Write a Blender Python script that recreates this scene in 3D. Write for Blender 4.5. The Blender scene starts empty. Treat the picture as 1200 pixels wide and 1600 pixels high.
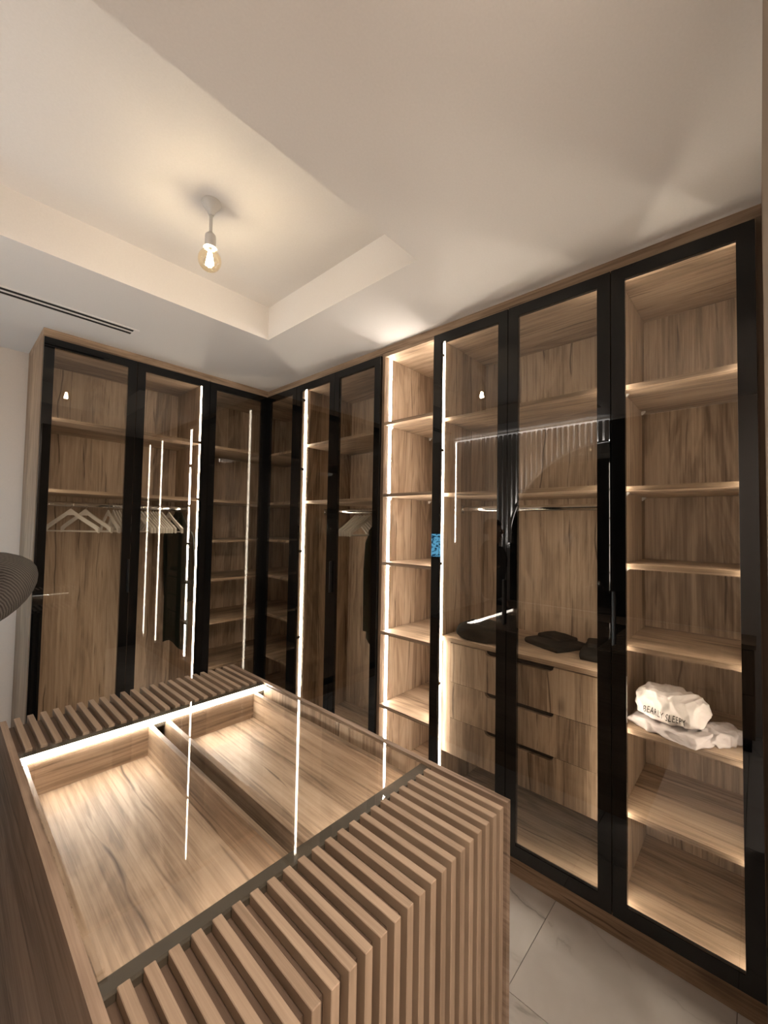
import bpy, bmesh, math, random
from mathutils import Vector, Matrix, noise
from mathutils.bvhtree import BVHTree
R = math.radians
random.seed(7)
scn = bpy.context.scene
COL = scn.collection

# ------------------------------------------------------------------ camera, world, exposure
CAM = Vector((-1.7488, -2.8870, 1.5278))
yaw, pit, rol = R(-47.502), R(2.072), R(0.997)
fw = Vector((-math.sin(yaw) * math.cos(pit), math.cos(yaw) * math.cos(pit), math.sin(pit)))
rt = Vector((math.cos(yaw), math.sin(yaw), 0))
up = rt.cross(fw)
rt2 = rt * math.cos(rol) + up * math.sin(rol)
up2 = up * math.cos(rol) - rt * math.sin(rol)
cam = bpy.data.cameras.new('camera')
cam.sensor_fit = 'VERTICAL'
cam.sensor_height = 24.0
cam.lens = 24.0 * 640.53 / 1600
cam.clip_start = 0.005
camo = bpy.data.objects.new('camera', cam)
COL.objects.link(camo)
m = Matrix((rt2, up2, -fw)).transposed().to_4x4()
m.translation = CAM
camo.matrix_world = m
scn.camera = camo

w = bpy.data.worlds.new('world')
scn.world = w
w.use_nodes = True
w.node_tree.nodes['Background'].inputs[0].default_value = (1, 0.93, 0.86, 1)
w.node_tree.nodes['Background'].inputs[1].default_value = 0.05
vs = scn.view_settings
vs.view_transform = 'Standard'
vs.look = 'None'
vs.gamma = 1.0
vs.use_curve_mapping = False
vs.exposure = 0.47
scn.cycles.transparent_max_bounces = 32
scn.cycles.max_bounces = 8
scn.cycles.diffuse_bounces = 5
scn.cycles.glossy_bounces = 4
scn.cycles.sample_clamp_indirect = 3.0
scn.cycles.use_denoising = True

LED_STRENGTH = 31.0
LED_COLOR = (1.0, 0.90, 0.78)
ARCH_STRENGTH = 420.0
BULB_STRENGTH = 185.0
HALL_FILL_STRENGTH = 155.0
BULB_COLOR = (1.0, 0.84, 0.64)

# ------------------------------------------------------------------ main dimensions (metres)
H = 2.60
ZDT, ZGT, ZGB, ZDB = 2.5448, 2.4973, 0.1565, 0.1032      # door top, glass top, glass bottom, door bottom
XL0, X12, X23 = -1.387, -0.9255, -0.4595                  # door lines on the left run (front plane y = 0)
YAB, YBC, YC, YD, YDE, YEF, YR = -0.3964, -0.8207, -1.2373, -1.622, -2.0412, -2.467, -2.8889   # right run (front plane x = 0)
SW = 0.049          # stile width
CF = 0.022          # carcass front
DB = 0.555          # carcass back
PT = 0.016          # panel thickness
ZT = 2.540          # underside of the carcass top
ZB = 0.122          # top of the carcass bottom
ROD_Z = 1.635

# ------------------------------------------------------------------ materials
def newmat(name):
    mt = bpy.data.materials.new(name)
    mt.use_nodes = True
    nt = mt.node_tree
    return mt, nt, nt.nodes['Principled BSDF']

def N(nt, typ, **kw):
    n = nt.nodes.new(typ)
    for k, v in kw.items():
        setattr(n, k, v)
    return n

def math_node(nt, op, a=None, b=None, clamp=False):
    n = nt.nodes.new('ShaderNodeMath')
    n.operation = op
    n.use_clamp = clamp
    for i, v in enumerate((a, b)):
        if v is None:
            continue
        if isinstance(v, (int, float)):
            n.inputs[i].default_value = v
        else:
            nt.links.new(v, n.inputs[i])
    return n.outputs[0]

def mix_col(nt, fac, a, b, blend='MIX'):
    n = nt.nodes.new('ShaderNodeMix')
    n.data_type = 'RGBA'
    n.blend_type = blend
    for sock, v in ((n.inputs[0], fac), (n.inputs[6], a), (n.inputs[7], b)):
        if isinstance(v, (int, float)):
            sock.default_value = v
        elif isinstance(v, tuple):
            sock.default_value = (*v, 1) if len(v) == 3 else v
        else:
            nt.links.new(v, sock)
    return n.outputs[2]

def ramp(nt, val, stops):
    n = nt.nodes.new('ShaderNodeValToRGB')
    el = n.color_ramp.elements
    while len(el) < len(stops):
        el.new(0.5)
    for e, (p, c) in zip(el, stops):
        e.position = p
        e.color = (*c, 1) if len(c) == 3 else c
    nt.links.new(val, n.inputs[0])
    return n.outputs[0]

def wood(name, axis, tint=(1, 1, 1), contrast=1.0, cracks=1.0, rough=0.52):
    """oak decor: grain runs along the given axis, plank bands across it, fine fibres, dark cracks, a few knots"""
    mt, nt, bs = newmat(name)
    L = nt.links
    tc = N(nt, 'ShaderNodeTexCoord')
    sp = N(nt, 'ShaderNodeSeparateXYZ')
    L.new(tc.outputs['Object'], sp.inputs[0])
    oi = N(nt, 'ShaderNodeObjectInfo')
    X, Y, Z = sp.outputs
    al, c1, c2 = {'x': (X, Y, Z), 'y': (Y, X, Z), 'z': (Z, X, Y), 'w': (Y, X, X)}[axis]
    if axis == 'w':            # a piece folded over an edge: grain follows y, then z
        al = math_node(nt, 'ADD', Y, Z)
    off = math_node(nt, 'MULTIPLY', oi.outputs['Random'], 37.0)
    along = math_node(nt, 'ADD', al, off)
    cross = math_node(nt, 'ADD', math_node(nt, 'ADD', c1, c2), math_node(nt, 'MULTIPLY', off, 1.7))
    def tex(sa, sc, scale, detail, dist=0.0, zoff=0.0, rough_=0.55):
        cv = N(nt, 'ShaderNodeCombineXYZ')
        L.new(math_node(nt, 'MULTIPLY', along, sa), cv.inputs[0])
        L.new(math_node(nt, 'MULTIPLY', cross, sc), cv.inputs[1])
        cv.inputs[2].default_value = zoff
        n = N(nt, 'ShaderNodeTexNoise')
        n.inputs['Scale'].default_value = scale
        n.inputs['Detail'].default_value = detail
        n.inputs['Roughness'].default_value = rough_
        n.inputs['Distortion'].default_value = dist
        L.new(cv.outputs[0], n.inputs['Vector'])
        return n.outputs['Fac'], cv
    warp, _ = tex(0.8, 2.2, 1.0, 2, 0.0, 3.1)
    # plank bands
    band_in = math_node(nt, 'ADD', math_node(nt, 'MULTIPLY', cross, 8.5), math_node(nt, 'MULTIPLY', warp, 0.5))
    wn = N(nt, 'ShaderNodeTexWhiteNoise')
    wn.noise_dimensions = '1D'
    L.new(math_node(nt, 'FLOOR', band_in), wn.inputs['W'])
    band = wn.outputs['Value']
    med, _ = tex(1.1, 9.0, 1.6, 6, 0.9, 1.0)
    broad, _ = tex(0.6, 3.2, 1.4, 4, 1.6, 7.0)
    # cathedral rings
    ring_src = math_node(nt, 'MULTIPLY', broad, 30.0)
    ring = math_node(nt, 'ADD', math_node(nt, 'MULTIPLY', math_node(nt, 'SINE', ring_src), 0.5), 0.5)
    fib, _ = tex(6.0, 330.0, 1.0, 3, 0.0, 2.0)
    fib2, _ = tex(2.2, 90.0, 1.0, 4, 0.3, 5.0)
    v = math_node(nt, 'ADD', math_node(nt, 'MULTIPLY', med, 0.45), 0.225)
    v = math_node(nt, 'ADD', v, math_node(nt, 'MULTIPLY', math_node(nt, 'SUBTRACT', band, 0.5), 0.28))
    v = math_node(nt, 'ADD', v, math_node(nt, 'MULTIPLY', math_node(nt, 'SUBTRACT', ring, 0.5), 0.14))
    v = math_node(nt, 'ADD', v, math_node(nt, 'MULTIPLY', math_node(nt, 'SUBTRACT', fib2, 0.5), 0.55))
    v = math_node(nt, 'ADD', v, math_node(nt, 'MULTIPLY', math_node(nt, 'SUBTRACT', fib, 0.5), 0.30))
    v = math_node(nt, 'ADD', math_node(nt, 'MULTIPLY', math_node(nt, 'SUBTRACT', v, 0.45), contrast), 0.45)
    t = tint
    def cc(r, g, b):
        return (r * t[0], g * t[1], b * t[2])
    colr = ramp(nt, v, [(0.12, cc(0.115, 0.074, 0.045)), (0.34, cc(0.245, 0.168, 0.110)),
                        (0.52, cc(0.380, 0.272, 0.186)), (0.78, cc(0.500, 0.378, 0.272))])
    # cracks: long thin dark lines along the grain that wander a little and break off
    def crack_layer(freq, width, thr, zo, strength, colr_):
        wob, _ = tex(1.3, 1.6, 1.0, 3, 0.0, zo)
        lp = math_node(nt, 'ADD', math_node(nt, 'MULTIPLY', cross, freq), math_node(nt, 'MULTIPLY', wob, 0.9))
        fr_ = math_node(nt, 'FRACT', lp)
        dd = math_node(nt, 'ABSOLUTE', math_node(nt, 'SUBTRACT', fr_, 0.5))
        cv_ = N(nt, 'ShaderNodeCombineXYZ')
        L.new(math_node(nt, 'MULTIPLY', along, 2.6), cv_.inputs[0])
        L.new(math_node(nt, 'MULTIPLY', math_node(nt, 'FLOOR', lp), 7.31), cv_.inputs[1])
        cv_.inputs[2].default_value = zo
        nn = N(nt, 'ShaderNodeTexNoise')
        nn.inputs['Scale'].default_value = 1.0
        nn.inputs['Detail'].default_value = 3
        L.new(cv_.outputs[0], nn.inputs['Vector'])
        mk_ = math_node(nt, 'MULTIPLY', math_node(nt, 'SUBTRACT', nn.outputs['Fac'], thr), 9.0, clamp=True)
        ln = math_node(nt, 'SUBTRACT', 1.0, math_node(nt, 'DIVIDE', dd, math_node(nt, 'ADD', math_node(nt, 'MULTIPLY', mk_, width), 0.0005)), clamp=True)
        return mix_col(nt, math_node(nt, 'MULTIPLY', math_node(nt, 'MULTIPLY', ln, mk_), strength * cracks), colr_, cc(0.060, 0.034, 0.019))
    colr = crack_layer(7.0, 0.040, 0.47, 11.0, 0.95, colr)
    colr = crack_layer(15.0, 0.085, 0.49, 23.0, 0.60, colr)
    # knots
    cv = N(nt, 'ShaderNodeCombineXYZ')
    L.new(math_node(nt, 'MULTIPLY', along, 1.5), cv.inputs[0])
    L.new(math_node(nt, 'ADD', math_node(nt, 'MULTIPLY', cross, 3.2), math_node(nt, 'MULTIPLY', warp, 0.4)), cv.inputs[1])
    vo = N(nt, 'ShaderNodeTexVoronoi')
    vo.inputs['Scale'].default_value = 1.0
    L.new(cv.outputs[0], vo.inputs['Vector'])
    kn = math_node(nt, 'SUBTRACT', 1.0, math_node(nt, 'MULTIPLY', vo.outputs['Distance'], 13.0), clamp=True)
    colr = mix_col(nt, math_node(nt, 'MULTIPLY', kn, 0.65 * cracks), colr, cc(0.09, 0.05, 0.028))
    L.new(colr, bs.inputs['Base Color'])
    bs.inputs['Roughness'].default_value = rough
    bs.inputs['Specular IOR Level'].default_value = 0.35
    bp = N(nt, 'ShaderNodeBump')
    bp.inputs['Strength'].default_value = 0.08
    bp.inputs['Distance'].default_value = 0.002
    L.new(fib, bp.inputs['Height'])
    L.new(bp.outputs[0], bs.inputs['Normal'])
    return mt

def plain(name, col, rough=0.5, metal=0.0, spec=0.5, bump=None):
    mt, nt, bs = newmat(name)
    bs.inputs['Base Color'].default_value = (*col, 1)
    bs.inputs['Roughness'].default_value = rough
    bs.inputs['Metallic'].default_value = metal
    bs.inputs['Specular IOR Level'].default_value = spec
    tc = N(nt, 'ShaderNodeTexCoord')
    n = N(nt, 'ShaderNodeTexNoise')
    n.inputs['Scale'].default_value = bump[0] if bump else 40.0
    n.inputs['Detail'].default_value = 4
    nt.links.new(tc.outputs['Object'], n.inputs['Vector'])
    c = mix_col(nt, n.outputs['Fac'], tuple(x * 0.96 for x in col), tuple(min(1, x * 1.04) for x in col))
    nt.links.new(c, bs.inputs['Base Color'])
    if bump:
        bp = N(nt, 'ShaderNodeBump')
        bp.inputs['Strength'].default_value = bump[1]
        bp.inputs['Distance'].default_value = 0.003
        nt.links.new(n.outputs['Fac'], bp.inputs['Height'])
        nt.links.new(bp.outputs[0], bs.inputs['Normal'])
    return mt

def glass(name, tint, f0=0.04):
    mt = bpy.data.materials.new(name)
    mt.use_nodes = True
    nt = mt.node_tree
    nt.nodes.clear()
    out = N(nt, 'ShaderNodeOutputMaterial')
    tr = N(nt, 'ShaderNodeBsdfTransparent')
    tr.inputs[0].default_value = (*tint, 1)
    gl = N(nt, 'ShaderNodeBsdfGlossy')
    gl.inputs['Roughness'].default_value = 0.0
    gl.inputs['Color'].default_value = (1, 1, 1, 1)
    lw = N(nt, 'ShaderNodeLayerWeight')
    lw.inputs['Blend'].default_value = 0.5
    p5 = math_node(nt, 'POWER', lw.outputs['Facing'], 5.0)
    f = math_node(nt, 'ADD', math_node(nt, 'MULTIPLY', p5, 1 - f0), f0)
    mx = N(nt, 'ShaderNodeMixShader')
    nt.links.new(f, mx.inputs[0])
    nt.links.new(tr.outputs[0], mx.inputs[1])
    nt.links.new(gl.outputs[0], mx.inputs[2])
    nt.links.new(mx.outputs[0], out.inputs[0])
    return mt

def emit(name, col, strength):
    mt = bpy.data.materials.new(name)
    mt.use_nodes = True
    nt = mt.node_tree
    nt.nodes.clear()
    out = N(nt, 'ShaderNodeOutputMaterial')
    e = N(nt, 'ShaderNodeEmission')
    e.inputs[0].default_value = (*col, 1)
    e.inputs[1].default_value = strength
    nt.links.new(e.outputs[0], out.inputs[0])
    return mt

def marble():
    mt, nt, bs = newmat('marble_tile')
    L = nt.links
    geo = N(nt, 'ShaderNodeNewGeometry')
    oi = N(nt, 'ShaderNodeObjectInfo')
    ad = N(nt, 'ShaderNodeVectorMath', operation='ADD')
    cv = N(nt, 'ShaderNodeCombineXYZ')
    L.new(math_node(nt, 'MULTIPLY', oi.outputs['Random'], 3.0), cv.inputs[2])
    L.new(geo.outputs['Position'], ad.inputs[0])
    L.new(cv.outputs[0], ad.inputs[1])
    def nz(scale, det, dist, off=0.0):
        n = N(nt, 'ShaderNodeTexNoise')
        n.inputs['Scale'].default_value = scale
        n.inputs['Detail'].default_value = det
        n.inputs['Distortion'].default_value = dist
        L.new(ad.outputs[0], n.inputs['Vector'])
        return n.outputs['Fac']
    cloud = nz(2.2, 5, 0.6)
    base = ramp(nt, cloud, [(0.3, (0.55, 0.52, 0.50)), (0.62, (0.70, 0.68, 0.66))])
    v1 = nz(1.3, 6, 1.3)
    d = math_node(nt, 'ABSOLUTE', math_node(nt, 'SUBTRACT', v1, 0.5))
    vein = math_node(nt, 'SUBTRACT', 1.0, math_node(nt, 'MULTIPLY', d, 26.0), clamp=True)
    thin = math_node(nt, 'SUBTRACT', 1.0, math_node(nt, 'MULTIPLY', d, 110.0), clamp=True)
    mk = math_node(nt, 'MULTIPLY', math_node(nt, 'SUBTRACT', nz(1.7, 2, 0.2), 0.42), 5.0, clamp=True)
    c = mix_col(nt, math_node(nt, 'MULTIPLY', math_node(nt, 'MULTIPLY', vein, mk), 0.45), base, (0.30, 0.285, 0.27))
    c = mix_col(nt, math_node(nt, 'MULTIPLY', math_node(nt, 'MULTIPLY', thin, mk), 0.6), c, (0.16, 0.15, 0.14))
    L.new(c, bs.inputs['Base Color'])
    bs.inputs['Roughness'].default_value = 0.22
    return mt

def knit():
    mt, nt, bs = newmat('knit_wool')
    L = nt.links
    tc = N(nt, 'ShaderNodeTexCoord')
    def wv(direction, scale):
        n = N(nt, 'ShaderNodeTexWave')
        n.wave_type = 'BANDS'
        n.bands_direction = direction
        n.inputs['Scale'].default_value = scale
        n.inputs['Distortion'].default_value = 0.6
        n.inputs['Detail'].default_value = 1
        L.new(tc.outputs['Object'], n.inputs['Vector'])
        return n.outputs['Fac']
    a, b = wv('DIAGONAL', 62), wv('Z', 90)
    f = math_node(nt, 'MULTIPLY', a, math_node(nt, 'ADD', math_node(nt, 'MULTIPLY', b, 0.5), 0.5))
    c = ramp(nt, f, [(0.0, (0.045, 0.040, 0.036)), (0.9, (0.135, 0.122, 0.110))])
    L.new(c, bs.inputs['Base Color'])
    bs.inputs['Roughness'].default_value = 0.9
    bs.inputs['Specular IOR Level'].default_value = 0.1
    bp = N(nt, 'ShaderNodeBump')
    bp.inputs['Strength'].default_value = 0.6
    bp.inputs['Distance'].default_value = 0.004
    L.new(f, bp.inputs['Height'])
    L.new(bp.outputs[0], bs.inputs['Normal'])
    return mt

M = dict(
    wx=wood('oak_grain_x', 'x'), wy=wood('oak_grain_y', 'y'), wz=wood('oak_grain_z', 'z'),
    slat=wood('oak_slat', 'w', (0.88, 0.89, 0.90), 0.4, 0.0, 0.6),
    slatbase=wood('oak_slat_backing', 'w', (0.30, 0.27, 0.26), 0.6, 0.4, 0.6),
    side=wood('oak_side_panel', 'y', (0.86, 0.86, 0.90), 0.8, 0.8, 0.55),
    endp=wood('oak_end_panel', 'z', (1.05, 1.05, 1.05), 0.8, 0.6),
    paint=plain('ceiling_paint', (0.86, 0.835, 0.81), 0.85, bump=(160, 0.03)),
    wall=plain('wall_paint', (0.74, 0.68, 0.62), 0.85, bump=(160, 0.04)),
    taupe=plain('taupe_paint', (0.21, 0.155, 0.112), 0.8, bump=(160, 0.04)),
    rail=plain('dark_brown_rail', (0.055, 0.043, 0.028), 0.5),  # one even dark brown, well below the oak tones
    black=plain('black_anodised', (0.004, 0.004, 0.004), 0.006, 0, 0.36),
    handle=plain('black_handle', (0.010, 0.010, 0.010), 0.3, 0, 0.5),
    pane=glass('smoked_glass', (0.90, 0.885, 0.85)),
    clear=glass('clear_glass', (0.985, 0.99, 0.985)),
    led=emit('led_diffuser', LED_COLOR, LED_STRENGTH),
    led_bright=emit('led_diffuser_bright', LED_COLOR, LED_STRENGTH * 1.9),
    led_dim=emit('led_diffuser_dim', LED_COLOR, LED_STRENGTH * 0.35),
    archled=emit('arch_led', (1.0, 0.95, 0.90), ARCH_STRENGTH), topled=emit('top_led', (1.0, 0.92, 0.85), 5.0),
    chrome=plain('chrome', (0.72, 0.71, 0.70), 0.10, 1.0),
    hinge=plain('hinge_steel', (0.25, 0.24, 0.23), 0.25, 1.0),
    white=plain('white_lacquer', (0.72, 0.68, 0.61), 0.4),
    plastic=plain('white_plastic', (0.62, 0.60, 0.57), 0.4),
    dark=plain('dark_gap', (0.012, 0.010, 0.009), 0.9),
    cloth_dark=plain('black_cloth', (0.012, 0.012, 0.011), 0.95, 0, 0.05, bump=(300, 0.3)),
    cloth_green=plain('dark_green_cloth', (0.010, 0.014, 0.010), 0.9, 0, 0.08, bump=(300, 0.3)),
    cloth_white=plain('white_jersey', (0.80, 0.74, 0.70), 0.9, 0, 0.1, bump=(400, 0.15)),
    cloth_grey=plain('pale_grey_jersey', (0.52, 0.47, 0.46), 0.9, 0, 0.1, bump=(400, 0.15)),
    print=plain('black_print', (0.02, 0.018, 0.018), 0.8),
    knit=knit(), skin=plain('skin', (0.45, 0.27, 0.19), 0.5), hair=plain('hair', (0.02, 0.014, 0.010), 0.6),
    denim=plain('dark_trousers', (0.02, 0.02, 0.025), 0.9), shoe=plain('shoe_leather', (0.02, 0.018, 0.016), 0.5),
    marble=marble(), grout=plain('grout', (0.20, 0.18, 0.165), 0.9),
    mirror=plain('dark_mirror', (0.45, 0.44, 0.43), 0.01, 1.0),
    bulbglass=glass('amber_bulb_glass', (1.0, 0.93, 0.78), 0.12),
    hallfill=emit('hall_fill_diffuser', (1.0, 0.87, 0.76), HALL_FILL_STRENGTH),
    filament=emit('filament', BULB_COLOR, BULB_STRENGTH),
)
def screen_mat():
    mt = bpy.data.materials.new('blue_screen')
    mt.use_nodes = True
    nt = mt.node_tree
    nt.nodes.clear()
    out = N(nt, 'ShaderNodeOutputMaterial')
    e = N(nt, 'ShaderNodeEmission')
    tc = N(nt, 'ShaderNodeTexCoord')
    mp = N(nt, 'ShaderNodeMapping')
    mp.inputs['Scale'].default_value = (20, 20, 38)
    n = N(nt, 'ShaderNodeTexNoise')
    n.inputs['Scale'].default_value = 1.3
    n.inputs['Detail'].default_value = 4
    nt.links.new(tc.outputs['Object'], mp.inputs[0])
    nt.links.new(mp.outputs[0], n.inputs['Vector'])
    c = ramp(nt, n.outputs['Fac'], [(0.44, (0.01, 0.05, 0.10)), (0.50, (0.16, 0.52, 0.80))])
    nt.links.new(c, e.inputs[0])
    e.inputs[1].default_value = 14.0
    nt.links.new(e.outputs[0], out.inputs[0])
    return mt
M['screen'] = screen_mat()

# ------------------------------------------------------------------ mesh helpers
BASE = {}

class MB:
    def __init__(self):
        self.v, self.f = [], []
    def add(self, vs, fs):
        o = len(self.v)
        self.v += [tuple(p) for p in vs]
        self.f += [tuple(i + o for i in f) for f in fs]
        return self
    def box(self, x0, x1, y0, y1, z0, z1):
        x0, x1 = sorted((x0, x1)); y0, y1 = sorted((y0, y1)); z0, z1 = sorted((z0, z1))
        return self.add([(x0, y0, z0), (x1, y0, z0), (x1, y1, z0), (x0, y1, z0), (x0, y0, z1), (x1, y0, z1), (x1, y1, z1), (x0, y1, z1)],
                        [(0, 3, 2, 1), (4, 5, 6, 7), (0, 1, 5, 4), (1, 2, 6, 5), (2, 3, 7, 6), (3, 0, 4, 7)])
    def tube(self, pts, r, seg=10, cap=True):
        pts = [Vector(p) for p in pts]
        rs = r if isinstance(r, (list, tuple)) else [r] * len(pts)
        rings = []
        prev = None
        for i, p in enumerate(pts):
            t = (pts[min(i + 1, len(pts) - 1)] - pts[max(i - 1, 0)]).normalized()
            a = Vector((0, 0, 1)) if abs(t.z) < 0.9 else Vector((1, 0, 0))
            if prev is not None:
                a = prev
            n = (a - t * a.dot(t)).normalized()
            prev = n
            b = t.cross(n)
            rings.append([p + (n * math.cos(2 * math.pi * k / seg) + b * math.sin(2 * math.pi * k / seg)) * rs[i] for k in range(seg)])
        vs = [q for rg in rings for q in rg]
        fs = []
        for i in range(len(rings) - 1):
            for k in range(seg):
                fs.append((i * seg + k, i * seg + (k + 1) % seg, (i + 1) * seg + (k + 1) % seg, (i + 1) * seg + k))
        if cap:
            fs.append(tuple(reversed(range(seg))))
            fs.append(tuple(range((len(rings) - 1) * seg, len(rings) * seg)))
        return self.add(vs, fs)
    def lathe(self, prof, cx, cy, seg=24):
        vs, fs = [], []
        n = len(prof)
        for k in range(seg):
            a = 2 * math.pi * k / seg
            vs += [(cx + r * math.cos(a), cy + r * math.sin(a), z) for r, z in prof]
        for k in range(seg):
            j = (k + 1) % seg
            for i in range(n - 1):
                fs.append((k * n + i, j * n + i, j * n + i + 1, k * n + i + 1))
        return self.add(vs, fs)
    def prism(self, poly, axis, a, b):
        """poly of 2D points extruded along an axis between a and b"""
        def P(p, t):
            return {'x': (t, p[0], p[1]), 'y': (p[0], t, p[1]), 'z': (p[0], p[1], t)}[axis]
        n = len(poly)
        return self.add([P(p, a) for p in poly] + [P(p, b) for p in poly],
                        [tuple(range(n)), tuple(reversed(range(n, 2 * n)))] + [(i, n + i, n + (i + 1) % n, (i + 1) % n) for i in range(n)])

def root_of(o):
    while o.parent:
        o = o.parent
    return o

def link(name, me, parent=None):
    o = bpy.data.objects.new(name, me)
    COL.objects.link(o)
    if parent is not None:
        o.parent = parent
    return o

def finish(me, smooth=False, bevel=0.0, merge=False):
    bm = bmesh.new()
    bm.from_mesh(me)
    if merge:
        bmesh.ops.remove_doubles(bm, verts=bm.verts, dist=1e-5)
    bmesh.ops.recalc_face_normals(bm, faces=bm.faces)
    if bevel:
        bmesh.ops.bevel(bm, geom=bm.edges[:], offset=bevel, segments=1, affect='EDGES')
    if smooth:
        for f in bm.faces:
            f.smooth = True
        for e in bm.edges:
            if len(e.link_faces) == 2 and e.calc_face_angle(0) > 0.7:
                e.smooth = False
    bm.to_mesh(me)
    bm.free()

def build(name, mb, mat, parent=None, smooth=False, bevel=0.0, merge=False):
    """links one mesh object; geometry is given in world coordinates"""
    off = Vector((0, 0, 0))
    if parent is not None:
        off = Vector(BASE.get(root_of(parent).name, (0, 0, 0)))
    me = bpy.data.meshes.new(name)
    me.from_pydata([tuple(Vector(p) - off) for p in mb.v], [], mb.f)
    finish(me, smooth, bevel, merge)
    me.materials.append(M[mat] if isinstance(mat, str) else mat)
    return link(name, me, parent)

def tag(o, label, cat, group=None):
    o['label'] = label
    o['category'] = cat
    if group:
        o['group'] = group
    return o

def thing(name, label, cat, loc, group=None, rotz=0.0):
    o = bpy.data.objects.new(name, None)
    o.empty_display_size = 0.1
    COL.objects.link(o)
    o.location = loc
    o.rotation_euler = (0, 0, rotz)
    BASE[o.name] = loc
    return tag(o, label, cat, group)

def struct(name, mb, mat, **kw):
    o = build(name, mb, mat, **kw)
    o['kind'] = 'structure'
    return o

def tree_copy(o, parent=None):
    c = o.copy()
    COL.objects.link(c)
    if parent is not None:
        c.parent = parent
    for ch in list(o.children):
        tree_copy(ch, c)
    return c

# ------------------------------------------------------------------ room shell
XW, YW, XE, YF, YH = -2.47, 0.560, 0.560, -2.904, -4.2     # left wall, back wall, right wall, pier face, hall end
struct('wall_back', MB().box(XW - 0.1, XE + 0.1, YW, YW + 0.1, 0, 2.9), 'wall')
struct('wall_right', MB().box(XE, XE + 0.1, YH, YW, 0, 2.9), 'wall')
struct('wall_left', MB().box(XW - 0.1, XW, YH, YW, 0, 2.9), 'wall')
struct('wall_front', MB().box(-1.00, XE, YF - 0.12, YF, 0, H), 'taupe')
struct('wall_hall', MB().box(XW - 0.1, XE + 0.1, YH - 0.1, YH, 0, 2.9), 'wall')
# ceiling with its recess: one closed shell
rx0, rx1, ry0, ry1, RZ = -2.12, -0.487, -1.885, -0.795, 2.792
ox0, ox1, oy0, oy1 = XW - 0.1, XE + 0.1, YH - 0.1, YW + 0.1
mb = MB()
mb.v = [(ox0, oy0, H), (ox1, oy0, H), (ox1, oy1, H), (ox0, oy1, H), (rx0, ry0, H), (rx1, ry0, H), (rx1, ry1, H), (rx0, ry1, H),
        (rx0, ry0, RZ), (rx1, ry0, RZ), (rx1, ry1, RZ), (rx0, ry1, RZ), (ox0, oy0, 2.95), (ox1, oy0, 2.95), (ox1, oy1, 2.95), (ox0, oy1, 2.95)]
mb.f = [(0, 1, 5, 4), (1, 2, 6, 5), (2, 3, 7, 6), (3, 0, 4, 7), (4, 5, 9, 8), (5, 6, 10, 9), (6, 7, 11, 10), (7, 4, 8, 11), (8, 9, 10, 11),
        (12, 13, 14, 15), (0, 1, 13, 12), (1, 2, 14, 13), (2, 3, 15, 14), (3, 0, 12, 15)]
struct('ceiling', mb, 'paint')
# floor: screed in grout colour, marble tiles laid on it
floor = struct('floor', MB().box(XW - 0.1, XE + 0.1, YH - 0.1, YW + 0.1, -0.1, -0.006), 'grout')
TY, TX, G = 0.567, 1.13, 0.0012
row = 0
y = -2.25 - 3 * TY
rows = []
while y < YW:
    rows.append(y)
    y += TY
for i, y in enumerate(rows):
    odd = (round((y + 2.25) / TY)) % 2
    x = -0.41 - 2 * TX if odd else -0.41 - 2 * TX - TX / 2
    while x < XE:
        a, b, c, d = max(x, XW), min(x + TX, XE), max(y, YH), min(y + TY, YW)
        if b - a > 0.01 and d - c > 0.01:
            t = build('tile', MB().box(a + G, b - G, c + G, d - G, -0.007, 0), 'marble', floor)
        x += TX

# ------------------------------------------------------------------ wardrobe helpers (run 'L': u = x, depth = y; run 'R': u = y, depth = x)
def rb(mb, run, u0, u1, d0, d1, z0, z1):
    return mb.box(u0, u1, d0, d1, z0, z1) if run == 'L' else mb.box(d0, d1, u0, u1, z0, z1)
def rp(run, u, d, z):
    return (u, d, z) if run == 'L' else (d, u, z)
def along(run):
    return 'wx' if run == 'L' else 'wy'

HINGE_Z = (2.451, 1.940, 1.340, 0.720, 0.22)

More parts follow.
